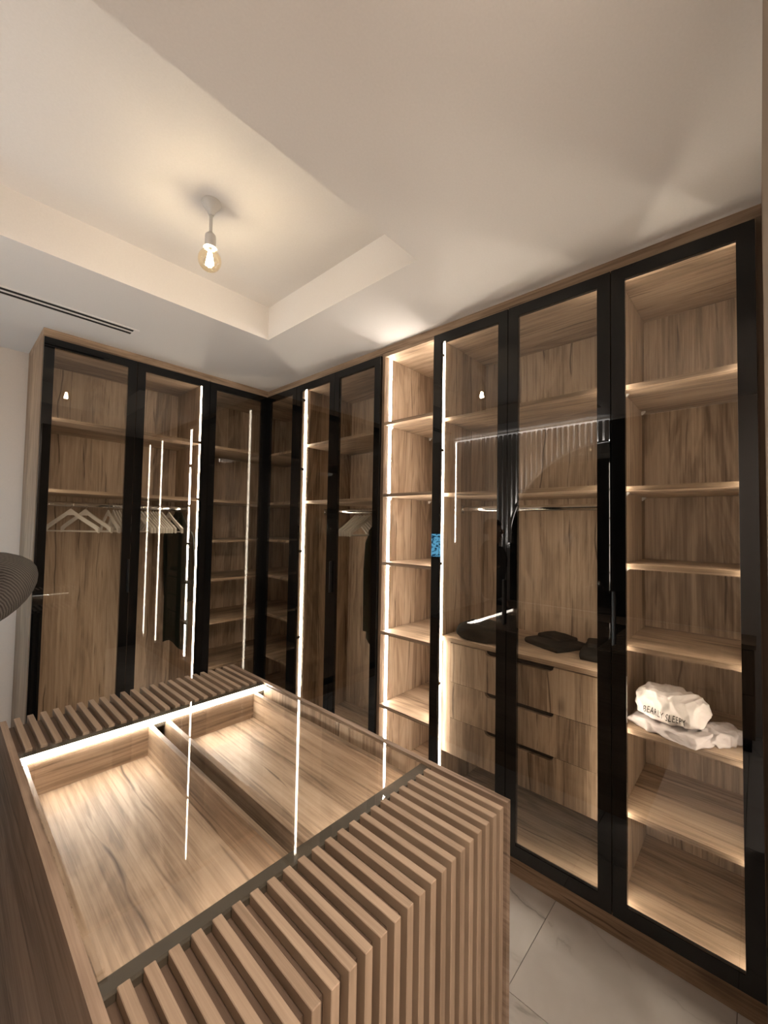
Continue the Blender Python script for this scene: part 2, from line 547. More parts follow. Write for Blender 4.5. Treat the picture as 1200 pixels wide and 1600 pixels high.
def door(par, run, u0, u1, hinge_u, handle_u=None):
    """u0 < u1; black frame, glass pane, hinges on the side hinge_u, slim edge handle at handle_u"""
    g = 0.0016
    a, b = u0 + g, u1 - g
    z0, z1 = ZDB, ZDT
    d0, d1 = 0.0, 0.019
    mb = MB()
    # frame as a ring with mitred corners
    o = [(a, z0), (b, z0), (b, z1), (a, z1)]
    i = [(u0 + SW, ZGB), (u1 - SW, ZGB), (u1 - SW, ZGT), (u0 + SW, ZGT)]
    vs = []
    for dd in (d0, d1):
        vs += [rp(run, p[0], dd, p[1]) for p in o] + [rp(run, p[0], dd, p[1]) for p in i]
    fs = []
    for k in range(4):
        j = (k + 1) % 4
        fs += [(k, j, 4 + j, 4 + k), (8 + k, 8 + j, 12 + j, 12 + k), (k, j, 8 + j, 8 + k), (4 + k, 4 + j, 12 + j, 12 + k)]
    mb.add(vs, fs)
    fr = build('door', mb, 'black', par)
    # pane bedded in the frame
    build('glass_pane', rb(MB(), run, u0 + SW + 0.0004, u1 - SW - 0.0004, 0.002, 0.006, ZGB + 0.0004, ZGT - 0.0004), 'pane', fr)
    s = 1 if hinge_u == 'lo' else -1
    hu = u0 if hinge_u == 'lo' else u1
    for z in HINGE_Z:
        m2 = MB()
        rb(m2, run, hu + s * 0.017, hu + s * 0.030, 0.0195, 0.062, z - 0.008, z + 0.008)
        build('hinge', m2, 'hinge', fr)
    if handle_u:
        s = -1 if handle_u == 'hi' else 1
        hu = b if handle_u == 'hi' else a
        m3 = MB()
        poly = [(0.0, 0.0), (-0.016, 0.004), (-0.018, 0.010), (-0.012, 0.012), (0.0, 0.012)]
        vs = []
        for z in (1.098, 1.298):
            vs += [rp(run, hu + s * p[1], p[0] - 0.0002, z) for p in poly]
        n = len(poly)
        m3.add(vs, [tuple(range(n)), tuple(range(n, 2 * n))] + [(k, (k + 1) % n, n + (k + 1) % n, n + k) for k in range(n)])
        build('handle', m3, 'handle', fr)
    return fr

def led(par, run, u, side, z0=ZB + 0.003, z1=ZT - 0.003, d0=0.066, d1=0.082, mat='led'):
    return build('led_strip', rb(MB(), run, u, u + side * 0.003, d0, d1, z0, z1), mat, par)

def shelf(par, run, u0, u1, z, d0, d1=DB - 0.02, th=0.019, pins=False):
    s = build('shelf', rb(MB(), run, u0 + 0.0005, u1 - 0.0005, d0, d1, z - th / 2, z + th / 2), along(run), par)
    if pins:
        for uu, sg in ((u0, 1), (u1, -1)):
            for d in (d0 + 0.06, d1 - 0.06):
                mb = MB()
                poly = [(uu, z - th / 2 - 0.0002), (uu + sg * 0.016, z - th / 2 - 0.0002), (uu + sg * 0.016, z - th / 2 - 0.004), (uu + sg * 0.004, z - th / 2 - 0.016), (uu, z - th / 2 - 0.016)]
                vs = []
                for dd in (d - 0.006, d + 0.006):
                    vs += [rp(run, p[0] + sg * 0.0004, dd, p[1]) for p in poly]
                mb.add(vs, [(0, 1, 2, 3, 4), (5, 6, 7, 8, 9)] + [(k, (k + 1) % 5, 5 + (k + 1) % 5, 5 + k) for k in range(5)])
                build('shelf_pin', mb, 'plastic', s)
    return s

def carcass(par, run, u0, u1, side_lo='wz', side_hi='wz', zlo=0.0):
    """u0 < u1"""
    build('side_panel', rb(MB(), run, u0, u0 + PT, CF, DB, 0.0 if side_lo != 'wz' else 0.103, 2.56), side_lo, par)
    build('side_panel', rb(MB(), run, u1 - PT, u1, CF, DB, 0.103, 2.56), side_hi, par)
    build('back_panel', rb(MB(), run, u0 + PT, u1 - PT, DB - 0.018, DB, 0.09, 2.56), 'wz', par)
    build('top_panel', rb(MB(), run, u0 + PT, u1 - PT, CF, DB - 0.018, ZT, 2.56), along(run), par)
    build('bottom_panel', rb(MB(), run, u0 + PT, u1 - PT, CF, DB - 0.018, ZB - 0.019, ZB), along(run), par)

def rod(par, run, u0, u1, d=0.28):
    mb = MB()
    n = 12
    prof = [(0.0075 * math.cos(2 * math.pi * k / n), 0.015 * math.sin(2 * math.pi * k / n)) for k in range(n)]
    vs = [rp(run, u, d + p[0], ROD_Z + p[1]) for u in (u0 + 0.004, u1 - 0.004) for p in prof]
    mb.add(vs, [(k, (k + 1) % n, n + (k + 1) % n, n + k) for k in range(n)] + [tuple(range(n)), tuple(range(n, 2 * n))])
    r = build('clothes_rod', mb, 'chrome', par, smooth=True)
    for u, s in ((u0, 1), (u1, -1)):
        build('rod_socket', rb(MB(), run, u + s * 0.0003, u + s * 0.0035, d - 0.014, d + 0.014, ROD_Z - 0.022, ROD_Z + 0.022), 'chrome', r)
    return r

# ------------------------------------------------------------------ left run: hanging wardrobe with doors 1 and 2
c1 = thing('wardrobe', 'tall oak wardrobe on the left wall with two glass doors and hanging rail', 'wardrobe', ((XL0 + X23) / 2, 0.29, 0))
carcass(c1, 'L', XL0, X23, 'endp')
for z in (2.114, 1.703):
    shelf(c1, 'L', XL0 + PT, X23 - PT, z, 0.088)
rod(c1, 'L', XL0 + PT, X23 - PT)
led(c1, 'L', X23 - PT, -1, d0=0.098, d1=0.114)
led(c1, 'L', XL0 + PT, 1, d0=0.024, d1=0.036, mat='led_dim')
door(c1, 'L', XL0, X12, 'lo', 'hi')
door(c1, 'L', X12, X23, 'hi')

# ------------------------------------------------------------------ corner wardrobe (door 3 and door A)
c2 = thing('corner_wardrobe', 'dark corner wardrobe with oak shelves behind two glass doors meeting at right angles', 'wardrobe', (0.1, 0.1, 0))
build('side_panel', MB().box(X23, X23 + PT, CF, DB, 0.103, 2.56), 'wz', c2)
build('side_panel', MB().box(CF, DB, YAB, YAB + PT, 0.103, 2.56), 'wz', c2)
build('back_panel', MB().box(X23 + PT, DB - 0.018, DB - 0.018, DB, 0.09, 2.56), 'wz', c2)
build('back_panel', MB().box(DB - 0.018, DB, YAB + PT, DB, 0.09, 2.56), 'wz', c2)
def ell(z0, z1, d):
    # L-shaped board with its inner corner at (d, d)
    e = DB - 0.0185
    poly = [(X23 + PT + 0.0005, d), (d, d), (d, YAB + PT + 0.0005), (e, YAB + PT + 0.0005), (e, e), (X23 + PT + 0.0005, e)]
    return MB().prism(poly, 'z', z0, z1)
build('top_panel', ell(ZT, 2.56, CF), 'wx', c2)
build('bottom_panel', ell(ZB - 0.019, ZB, CF), 'wx', c2)
for z in (2.100, 1.700, 1.400, 1.112, 0.800, 0.470):
    build('shelf', ell(z - 0.0095, z + 0.0095, 0.092), 'wx', c2)
led(c2, 'L', X23 + PT, 1, mat='led_dim')
led(c2, 'R', YAB + PT, 1, mat='led_dim')
build('corner_post', MB().box(0.0025, 0.021, 0.0025, 0.021, ZDB, ZDT), 'black', c2)
door(c2, 'L', X23, -0.0004, 'lo')
door(c2, 'R', YAB, -0.0004, 'lo')

# ------------------------------------------------------------------ right run: hanging wardrobe B + C
c3 = thing('wardrobe', 'oak hanging wardrobe with two glass doors between the corner and the open shelves', 'wardrobe', (0.29, (YAB + YC) / 2, 0))
carcass(c3, 'R', YC, YAB)
for z in (2.118, 1.700):
    shelf(c3, 'R', YC + PT, YAB - PT, z, 0.088)
rod(c3, 'R', YC + PT, YAB - PT)
led(c3, 'R', YAB - PT, -1)
door(c3, 'R', YBC, YAB, 'hi')
door(c3, 'R', YC, YBC, 'lo', 'hi')

# ------------------------------------------------------------------ open shelf tower
c4 = thing('open_shelf_unit', 'narrow oak shelf tower without doors, lit by a bright vertical light strip', 'shelf unit', (0.29, (YC + YD) / 2, 0))
carcass(c4, 'R', YD, YC)
oz = (2.138, 1.713, 1.315, 0.914, 0.497)
for z in oz:
    shelf(c4, 'R', YD + PT, YC - PT, z, CF + 0.001, th=0.018, pins=True)
edges = [ZB] + sorted(oz) + [ZT]
for k in range(len(edges) - 1):
    lo = edges[k] + (0.003 if k == 0 else 0.0095)
    hi = edges[k + 1] - (0.003 if k == len(edges) - 2 else 0.0095)
    led(c4, 'R', YC - PT, -1, lo, hi, mat='led_bright')
    led(c4, 'R', YD + PT, 1, lo, hi, mat='led_bright')

# ------------------------------------------------------------------ drawer wardrobe D + E
c5 = thing('wardrobe', 'wide oak wardrobe with three inner drawers and an empty rail behind two glass doors', 'wardrobe', (0.29, (YD + YEF) / 2, 0))
carcass(c5, 'R', YEF, YD)
for z in (2.112, 1.705):
    shelf(c5, 'R', YEF + PT, YD - PT, z, 0.088)
rod(c5, 'R', YEF + PT, YD - PT)
led(c5, 'R', YD - PT, -1)
led(c5, 'R', YEF + PT, 1)
door(c5, 'R', YDE, YD, 'hi', 'lo')
door(c5, 'R', YEF, YDE, 'lo')
# drawer box: side cheeks, fillers, worktop, three drawers with a cut-out grip
DY0, DY1 = YEF + PT + 0.048, YD - PT - 0.052
shelf(c5, 'R', YEF + PT, YD - PT, 0.9455, 0.083, th=0.021)
for u0, u1 in ((YEF + PT, DY0), (DY1, YD - PT)):
    build('filler_panel', MB().box(0.092, 0.530, u0 + 0.0005, u1 - 0.0005, 0.362, 0.9345), 'wz', c5)
dz = [(0.362, 0.5455), (0.5475, 0.7285), (0.7305, 0.9280)]
for z0, z1 in dz:
    ya, yb = DY0 + 0.001, DY1 - 0.001
    c0, c1_ = -2.219, -1.888
    nz_ = 0.021
    poly = [(ya, z0), (yb, z0), (yb, z1), (c1_ , z1), (c1_ - 0.004, z1 - nz_ + 0.008), (c1_ - 0.018, z1 - nz_), (c0 + 0.018, z1 - nz_), (c0 + 0.004, z1 - nz_ + 0.008), (c0, z1), (ya, z1)]
    dr = build('drawer', MB().prism(poly, 'x', 0.090, 0.108), 'wz', c5)
    build('drawer_box', MB().box(0.122, 0.50, ya + 0.02, yb - 0.02, z0 + 0.006, z1 - 0.018), 'dark', dr)

# ------------------------------------------------------------------ shelf wardrobe F
c6 = thing('wardrobe', 'brightly lit oak shelf wardrobe with one glass door at the right edge', 'wardrobe', (0.29, (YEF + YR) / 2, 0))
carcass(c6, 'R', YR, YEF)
for z in (2.100, 1.695, 1.389, 1.073, 0.757, 0.440):
    shelf(c6, 'R', YR + PT, YEF - PT, z, 0.088, pins=True)
led(c6, 'R', YEF - PT, -1)
led(c6, 'R', YR + PT, 1)
door(c6, 'R', YR, YEF, 'lo', 'hi')

# top fillers and plinths of both runs
struct('trim_1', MB().box(XL0, CF + 0.018, CF, CF + 0.018, 2.5605, H), 'wx')
struct('trim_2', MB().box(CF, CF + 0.018, YF + 0.0003, CF, 2.5605, H), 'wy')
struct('trim_3', MB().box(XL0, XL0 + PT, CF + 0.0181, DB, 2.5605, H), 'endp')
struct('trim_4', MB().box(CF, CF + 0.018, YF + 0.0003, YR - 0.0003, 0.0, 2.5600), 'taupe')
struct('baseboard_left', MB().box(XL0 + PT + 0.001, CF + 0.03, 0.04, 0.056, 0, 0.1025), 'wx')
struct('baseboard_right', MB().box(0.036, 0.052, YR + 0.0005, 0.04, 0, 0.1025), 'wy')

# ------------------------------------------------------------------ island with glass top
IX0, IX1, IY0, IY1, IZ = -1.5835, -0.7725, -2.4290, -1.0400, 0.865
isl = thing('island', 'slatted oak display island with a lit glass top in the foreground', 'island', ((IX0 + IX1) / 2, (IY0 + IY1) / 2, 0))
SP, SWD, SH = 0.0345, 0.0165, 0.020
GY0, GY1 = -2.190, -1.325            # glass opening
for x0 in (IX0, IX1 - SWD):
    build('side_panel', MB().box(x0, x0 + SWD, IY0, IY1, 0.0, IZ), 'side', isl)
# backing boards below the slats, front and rear faces
bx0, bx1 = IX0 + SWD + 0.0002, IX1 - SWD - 0.0002
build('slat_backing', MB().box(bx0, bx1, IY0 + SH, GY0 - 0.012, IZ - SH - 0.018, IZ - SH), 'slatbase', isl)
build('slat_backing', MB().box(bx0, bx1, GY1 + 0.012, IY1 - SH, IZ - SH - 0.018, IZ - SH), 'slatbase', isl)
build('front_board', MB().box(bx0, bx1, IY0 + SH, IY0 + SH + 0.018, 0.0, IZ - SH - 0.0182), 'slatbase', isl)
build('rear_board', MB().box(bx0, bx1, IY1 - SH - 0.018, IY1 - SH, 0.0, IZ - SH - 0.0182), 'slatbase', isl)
for x0_, x1_ in ((bx0 + 0.0001, bx0 + 0.004), (bx1 - 0.004, bx1 - 0.0001)):
    build('lit_lining_panel', MB().box(x0_, x1_, GY0 + 0.0225, GY1 - 0.0215, 0.70, IZ - 0.0085), 'wz', isl)  # facings added in lighter oak to show the strip glow on the inner sides
# cross rails carrying the glass and the light strips
build('cross_rail', MB().box(bx0, bx1, GY0 - 0.0118, GY0 + 0.022, IZ - 0.045, IZ - 0.0085), 'rail', isl)
build('cross_rail', MB().box(bx0, bx1, GY1 - 0.016, GY1 + 0.0118, IZ - 0.045, IZ - 0.0085), 'rail', isl)
build('led_strip', MB().box(bx0 + 0.0045, bx1 - 0.0045, GY1 - 0.021, GY1 - 0.0162, IZ - 0.028, IZ - 0.010), 'led_bright', isl)
build('led_strip', MB().box(bx0 + 0.0045, bx1 - 0.0045, GY0 + 0.004, GY0 + 0.016, IZ - 0.0492, IZ - 0.0452), 'led_bright', isl)
build('glass_top', MB().box(bx0 + 0.0005, bx1 - 0.0005, GY0 - 0.011, GY1 + 0.011, IZ - 0.0080, IZ - 0.0015), 'clear', isl)
# slats: waterfall pieces over the top edge and down the face
def slat_mesh(sign, y_in, y_out):
    b = 0.0018
    prof = [(y_in, IZ - SH), (y_in, IZ), (y_out, IZ), (y_out, 0.004), (y_out + sign * SH, 0.004), (y_out + sign * SH, IZ - SH)]
    mb_ = MB().prism(prof, 'x', 0, SWD)
    me = bpy.data.meshes.new('slat')
    bz = Vector(BASE[isl.name])
    me.from_pydata([(p[0], p[1] - bz.y, p[2]) for p in mb_.v], [], mb_.f)
    finish(me, bevel=0.0011)
    me.materials.append(M['slat'])
    return me
near_me = slat_mesh(1, -2.2022, IY0)
far_me = slat_mesh(-1, GY1 + 0.0125, IY1)
for k in range(22):
    x = -1.549 + SP * k
    for me in (near_me, far_me):
        s = link('slat', me, isl)
        s.location.x = x - BASE[isl.name][0]
# two open drawers below the glass
def tray(x0, x1, y0, y1):
    zb, zt, t = 0.735, 0.832, 0.015
    d = build('drawer', MB().box(x0, x1, y0, y1, zb - 0.012, zb), 'wy', isl)
    build('drawer_side', MB().prism([(y0, zb + 0.0002), (y1, zb + 0.0002), (y1, zt), (y0 + 0.048, zt), (y0 + 0.048, 0.812), (y0, 0.812)], 'x', x0, x0 + t), 'wy', d)
    build('drawer_side', MB().prism([(y0, zb + 0.0002), (y1, zb + 0.0002), (y1, zt), (y0 + 0.048, zt), (y0 + 0.048, 0.812), (y0, 0.812)], 'x', x1 - t, x1), 'wy', d)
    build('drawer_back', MB().box(x0 + t + 0.0002, x1 - t - 0.0002, y1 - t, y1, zb + 0.0002, zt), 'wx', d)
    build('drawer_front', MB().box(x0 + t + 0.0002, x1 - t - 0.0002, y0, y0 + t, zb + 0.0002, 0.806), 'wx', d)
    return d
tray(IX0 + SWD + 0.0046, -1.217, GY0 - 0.020, GY1 - 0.002)
tray(-1.178, -0.822, GY0 - 0.020, GY1 - 0.002)
build('divider_floor', MB().box(bx0, bx1, GY0, GY1, 0.655, 0.673), 'wy', isl)
build('inner_ledge', MB().box(-0.8215, bx1 - 0.0045, GY0 + 0.0225, GY1 - 0.0165, 0.790, 0.806), 'wy', isl)

# ------------------------------------------------------------------ pendant lamp
LX, LY = -1.064, -1.310
lp = thing('pendant_lamp', 'white pendant lamp with a bare glowing globe bulb in the ceiling recess', 'lamp', (LX, LY, RZ))
build('canopy', MB().lathe([(0.0005, RZ - 0.0002), (0.036, RZ - 0.0002), (0.037, RZ - 0.006), (0.030, RZ - 0.018), (0.016, RZ - 0.036), (0.010, RZ - 0.052), (0.0005, RZ - 0.054)], LX, LY), 'plastic', lp, smooth=True, merge=True)
build('stem', MB().tube([(LX, LY, RZ - 0.052), (LX, LY, 2.668)], 0.0062, 12), 'plastic', lp, smooth=True)
build('lamp_socket', MB().lathe([(0.0005, 2.6685), (0.011, 2.668), (0.019, 2.660), (0.0205, 2.650), (0.0205, 2.616), (0.0245, 2.612), (0.0245, 2.6085), (0.0005, 2.6085)], LX, LY), 'plastic', lp, smooth=True, merge=True)
bz0 = 2.560
prof = [(0.0125, 2.608)]
for k in range(13):
    a = math.pi * (0.17 + 0.83 * k / 12)
    prof.append((max(0.0005, 0.0430 * math.sin(a)), bz0 + 0.0440 * math.cos(a)))
bulb = build('bulb', MB().lathe(prof, LX, LY, 32), 'bulbglass', lp, smooth=True, merge=True)
fmb = MB()
for k in range(4):
    a = math.pi / 4 + k * math.pi / 2
    fmb = MB().tube([(LX + 0.004 * math.cos(a), LY + 0.004 * math.sin(a), 2.588), (LX + 0.013 * math.cos(a), LY + 0.013 * math.sin(a), 2.540)], 0.004, 8)
    build('filament', fmb, 'filament', bulb)
build('bulb_stem', MB().tube([(LX, LY, 2.608), (LX, LY, 2.585)], [0.006, 0.002], 10), 'plastic', bulb)

# ------------------------------------------------------------------ linear air vent in the ceiling
vt = thing('air_vent', 'long white slot air vent in the ceiling above the left wardrobe', 'vent', (-1.55, -0.30, H))
vx0, vx1 = -2.20, -1.022
build('vent_frame', MB().box(vx0, vx1, -0.345, -0.333, H - 0.004, H - 0.0002), 'paint', vt)
build('vent_frame', MB().box(vx0, vx1, -0.257, -0.245, H - 0.004, H - 0.0002), 'paint', vt)
build('vent_frame', MB().box(vx1 - 0.022, vx1, -0.3329, -0.2571, H - 0.004, H - 0.0002), 'paint', vt)
build('vent_frame', MB().box(vx0, vx0 + 0.022, -0.3329, -0.2571, H - 0.004, H - 0.0002), 'paint', vt)
build('vent_bar', MB().box(vx0 + 0.022, vx1 - 0.022, -0.302, -0.288, H - 0.004, H - 0.0002), 'paint', vt)
for y0, y1 in ((-0.3329, -0.302), (-0.288, -0.2571)):
    build('vent_slot', MB().box(vx0 + 0.0222, vx1 - 0.0222, y0 + 0.0002, y1 - 0.0002, H - 0.0012, H - 0.0002), 'dark', vt)

# ------------------------------------------------------------------ hangers
def hanger_proto(name='hanger'):
    """hook at the local origin (rod top), arms along local y"""
    h = bpy.data.objects.new(name, None)
    h.empty_display_size = 0.05
    COL.objects.link(h)
    BASE[h.name] = (0, 0, 0)
    hw = 0.185
    mb_ = MB()
    n = 16
    vs = []
    for k in range(n + 1):
        s = -1 + 2 * k / n
        a = abs(s)
        z = -0.066 - 0.112 * max(0.0, a - 0.07) ** 0.95 - (0.0 if a < 0.93 else 0.008)
        hh = 0.0125 + (0.008 if a < 0.1 else 0) + (0.004 if a > 0.93 else 0)
        tt = 0.0042 + 0.0030 * a ** 2
        bow = 0.012 * a * a
        for (q, p) in ((-tt, -hh), (tt, -hh), (tt, hh), (-tt, hh)):
            vs.append((q + bow, s * hw, z + p))
    fs = []
    for k in range(n):
        for j in range(4):
            fs.append((k * 4 + j, k * 4 + (j + 1) % 4, (k + 1) * 4 + (j + 1) % 4, (k + 1) * 4 + j))
    fs += [(0, 1, 2, 3), tuple(n * 4 + j for j in range(4))]
    mb_.add(vs, fs)
    build('shoulder_bar', mb_, 'white', h, smooth=True)
    build('trouser_bar', MB().tube([(0.010, -hw + 0.012, -0.186), (0.010, hw - 0.012, -0.186)], 0.0045, 8), 'white', h, smooth=True)
    pts = []
    for k in range(11):
        a = R(-40 + 250 * k / 10)
        pts.append((0, 0.0175 * math.cos(a), -0.0015 - 0.0175 + 0.0 + 0.0175 * math.sin(a)))
    pts = [(p[0], p[1], p[2] + 0.001) for p in pts]
    end = pts[-1]
    pts += [(0, -0.004, -0.040), (0, 0, -0.046), (0, 0, -0.060)]
    build('hook', MB().tube(pts, 0.0017, 8), 'chrome', h, smooth=True)
    return h
HP = hanger_proto()
used = [False]
def hanger(run, u, label, group=None, rot=0.0, tilt=0.0, d=0.28):
    h = HP if not used[0] else tree_copy(HP)
    used[0] = True
    p = rp(run, u, d, ROD_Z + 0.0182)
    h.location = p
    h.rotation_euler = (tilt, 0, rot + (0 if run == 'L' else R(90)))
    tag(h, label, 'hanger', group)
    return h
hanger('L', -1.183, 'white wooden hanger turned flat to the room, leftmost on the left rail', 'white wooden hangers on the left rail', R(36))
hanger('L', -1.108, 'white wooden hanger turned flat, second from the left end of the rail', 'white wooden hangers on the left rail', R(33))
hanger('L', -0.984, 'white wooden hanger hanging alone edge-on, just right of two turned hangers', 'white wooden hangers on the left rail', R(2))
ORD = ('first', 'second', 'third', 'fourth', 'fifth', 'sixth', 'seventh', 'eighth', 'ninth')
for k, u in enumerate((-0.954, -0.938, -0.922, -0.906)):
    hanger('L', u, 'white wooden hanger, %s from the left in the tight bunch left of the door frame' % ORD[k], 'bunch of hangers left of the door frame', R(-1))
for k, u in enumerate((-0.806, -0.787, -0.765, -0.748, -0.731, -0.713, -0.696, -0.679, -0.656)):
    hanger('L', u, 'white wooden hanger, %s from the left in the row behind the second glass door' % ORD[k], 'row of hangers behind the second glass door', R(6))
hanger('L', -0.606, 'white wooden hanger hanging free just left of the dark dress', 'white wooden hangers on the left rail', R(4))
for k, u in enumerate((-0.745, -0.776, -0.807, -0.838, -0.869, -0.900)):
    hanger('R', u, 'white wooden hanger, %s from the room corner on the rail beside the open shelves' % ORD[k], 'hangers beside the open shelves', R((12, 10, 8, 6, 4, 2)[k]))

# ------------------------------------------------------------------ hanging garments
def garment(name, label, run, u, rot, z_hem, wid, thick, mat, sleeve_z, neck=True):
    base = rp(run, u, 0.28, 0)
    g = thing(name, label, 'garment', (base[0], base[1], ROD_Z + 0.018))
    T = Matrix.Translation(base) @ Matrix.Rotation(rot + (0 if run == 'L' else R(90)), 4, 'Z')
    mb_ = MB()
    seg, lev = 28, 22
    vs = []
    for i in range(lev + 1):
        t = i / lev
        z = 1.610 + (z_hem - 1.610) * t
        if t < 0.14:
            s = t / 0.14
            hw = wid * (0.20 + 0.98 * s)
            th = thick * (0.85 + 0.15 * s)
        else:
            s = (t - 0.14) / 0.86
            hw = wid * (1.18 - 0.10 * s - 0.22 * math.sin(math.pi * min(1, s * 1.6)) + 0.04 * s)
            th = thick * (1 + 0.25 * s)
        for k in range(seg):
            a = 2 * math.pi * k / seg
            fold = 1 + 0.18 * s * math.sin(5 * a + 1.3 * u * 10) + 0.10 * math.sin(9 * a + t * 3)
            q = Vector((th * math.sin(a) * fold, hw * math.cos(a), z
                        + (0.02 * math.sin(3 * a) if i == lev else 0)))
            vs.append(T @ q)
    fs = [(i * seg + k, i * seg + (k + 1) % seg, (i + 1) * seg + (k + 1) % seg, (i + 1) * seg + k) for i in range(lev) for k in range(seg)]
    mb_.add(vs, fs)
    build('garment_body', mb_, mat, g, smooth=True)
    for s in (-1, 1):
        pts = [T @ Vector((0.0, s * (wid + 0.004), 1.468)), T @ Vector((0.004, s * (wid + 0.010), 1.42)), T @ Vector((0.012, s * (wid + 0.015), 1.25)), T @ Vector((0.018, s * (wid + 0.004), sleeve_z))]
        build('sleeve', MB().tube(pts, [0.022, 0.032, 0.032, 0.030], 12), mat, g, smooth=True)
    if neck:
        build('collar', MB().tube([T @ Vector((-0.012, -0.05, 1.572)), T @ Vector((-0.034, -0.02, 1.53)), T @ Vector((-0.042, 0.0, 1.44)), T @ Vector((-0.034, 0.02, 1.53)), T @ Vector((-0.012, 0.05, 1.572))], 0.006, 6), mat, g, smooth=True)
    # hanger inside the garment, hook showing
    h2 = tree_copy(HP)
    h2.location = rp(run, u, 0.28, ROD_Z + 0.0182)
    h2.rotation_euler = (0, 0, rot + (0 if run == 'L' else R(90)))
    h2.scale = (0.5, 0.70, 1.0)
    return g, h2
g1, h1 = garment('dress', 'long dark green dress hanging at the right end of the left rail', 'L', -0.541, R(3), 0.655, 0.165, 0.022, 'cloth_green', 0.98)
tag(h1, 'white wooden hanger carrying the long dark green dress', 'hanger', 'white wooden hangers on the left rail')
g2, h2 = garment('coat', 'dark coat half hidden behind the door frame beside the open shelves', 'R', -1.040, R(8), 0.80, 0.150, 0.045, 'cloth_green', 0.87)
tag(h2, 'white wooden hanger carrying the dark coat beside the open shelves', 'hanger', 'hangers beside the open shelves')

# ------------------------------------------------------------------ folded clothes
def lump_mesh(c, dims, rot, seed, amp=0.01, freq=9.0, rnd=0.55, stretch=(1, 1, 1), sub=26, taper=0.0, fold=0.0, skew=(0, 0)):
    bm = bmesh.new()
    bmesh.ops.create_cube(bm, size=2.0)
    bmesh.ops.subdivide_edges(bm, edges=bm.edges[:], cuts=sub, use_grid_fill=True)
    Rm = Matrix.Rotation(rot, 3, 'Z')
    out = []
    for v in bm.verts:
        p = v.co.copy()
        s = p.normalized()
        q = p * (1 - rnd) + s * rnd * 1.25
        q = Vector((max(-1, min(1, q.x)), max(-1, min(1, q.y)), q.z))
        k = 1 - taper * (q.z * 0.5 + 0.5)
        q = Vector((q.x * dims[0] / 2 * k, q.y * dims[1] / 2 * k, (q.z * 0.5 + 0.5) * dims[2]))
        n1 = noise.noise(Vector((q.x * freq * stretch[0], q.y * freq * stretch[1], q.z * freq * stretch[2])) + Vector((seed * 3.1, seed, 0)))
        n2 = noise.noise(Vector((q.x * freq * 2.3 * stretch[0], q.y * freq * 2.3 * stretch[1], q.z * freq * 2.3 * stretch[2])) + Vector((0, seed * 1.7, 5)))
        rid = (1 - abs(n1) * 2) * 0.7 + (1 - abs(n2) * 2) * 0.35
        q += s * amp * (rid - 0.3)
        if fold:
            kk = q.y * 42 - q.z * 38 + q.x * 14 + 2.2 * n1
            q += s * fold * (1 - 1.6 * abs(math.sin(kk)))
        q.x += skew[0] * q.z
        q.y += skew[1] * q.z
        q.z = max(q.z, 0.0)
        v.co = Rm @ q + Vector(c)
    for f in bm.faces:
        f.smooth = True
    return bm

def lump(name, label, cat, mat, c, dims, rot, seed, group=None, parent=None, **kw):
    bm = lump_mesh(Vector((0, 0, 0)), dims, rot, seed, **kw)
    me = bpy.data.meshes.new(name)
    bm.to_mesh(me)
    bm.free()
    me.materials.append(M[mat])
    o = link(name, me, parent)
    o.location = c if parent is None else tuple(Vector(c) - Vector(root_of(parent).location))
    if parent is None:
        tag(o, label, cat, group)
    return o
CZ = 0.9562
p1 = lump('folded_trousers', 'puffy black folded garment at the left end of the drawer worktop', 'clothes', 'cloth_dark', (0.215, -1.832, CZ), (0.22, 0.27, 0.075), R(12), 3, 'black clothes on the drawer worktop', amp=0.010, rnd=0.75)
p2 = thing('folded_trousers', 'flat black folded garment in the middle of the drawer worktop', 'clothes', (0.33, -2.125, CZ), 'black clothes on the drawer worktop')
lump('garment_body', None, None, 'cloth_dark', (0.34, -2.135, CZ + 0.0005), (0.20, 0.21, 0.026), R(-24), 5, parent=p2, amp=0.004, rnd=0.25)
lump('folded_layer', None, None, 'cloth_dark', (0.385, -2.130, CZ + 0.0245), (0.12, 0.15, 0.018), R(-24), 6, parent=p2, amp=0.003, rnd=0.25)
p3 = thing('folded_trousers', 'black folded garment at the right end of the drawer worktop, half behind the frame', 'clothes', (0.31, -2.355, CZ), 'black clothes on the drawer worktop')
lump('garment_body', None, None, 'cloth_dark', (0.31, -2.355, CZ + 0.0005), (0.22, 0.16, 0.036), R(8), 8, parent=p3, amp=0.005, rnd=0.3)
lump('folded_layer', None, None, 'cloth_dark', (0.36, -2.345, CZ + 0.035), (0.11, 0.13, 0.02), R(15), 9, parent=p3, amp=0.004, rnd=0.3)

# white T-shirts on the shelf of the right-hand wardrobe
SZ = 0.757 + 0.0097
ang = math.atan2(-0.205, -0.075) + math.pi / 2     # local x points into the shelf, local -y ... along the front
ts1 = thing('folded_tshirt', 'pale grey crumpled T-shirt lying under the white one on the right-hand shelf', 'T-shirt', (0.20, -2.655, SZ), 'T-shirts on the shelf')
lump('garment_body', None, None, 'cloth_grey', (0.195, -2.640, SZ + 0.0005), (0.20, 0.245, 0.036), R(-20), 12, parent=ts1, amp=0.013, rnd=0.45, freq=16, stretch=(0.5, 1, 1.5), sub=36, fold=0.003)
lump('sleeve', None, None, 'cloth_grey', (0.225, -2.765, SZ + 0.0005), (0.14, 0.10, 0.040), R(-35), 14, parent=ts1, amp=0.018, rnd=0.8, freq=20, sub=36, fold=0.004)
ts2 = thing('folded_tshirt', 'white crumpled T-shirt with black lettering on top of the shelf pile', 'T-shirt', (0.20, -2.640, SZ + 0.049), 'T-shirts on the shelf')
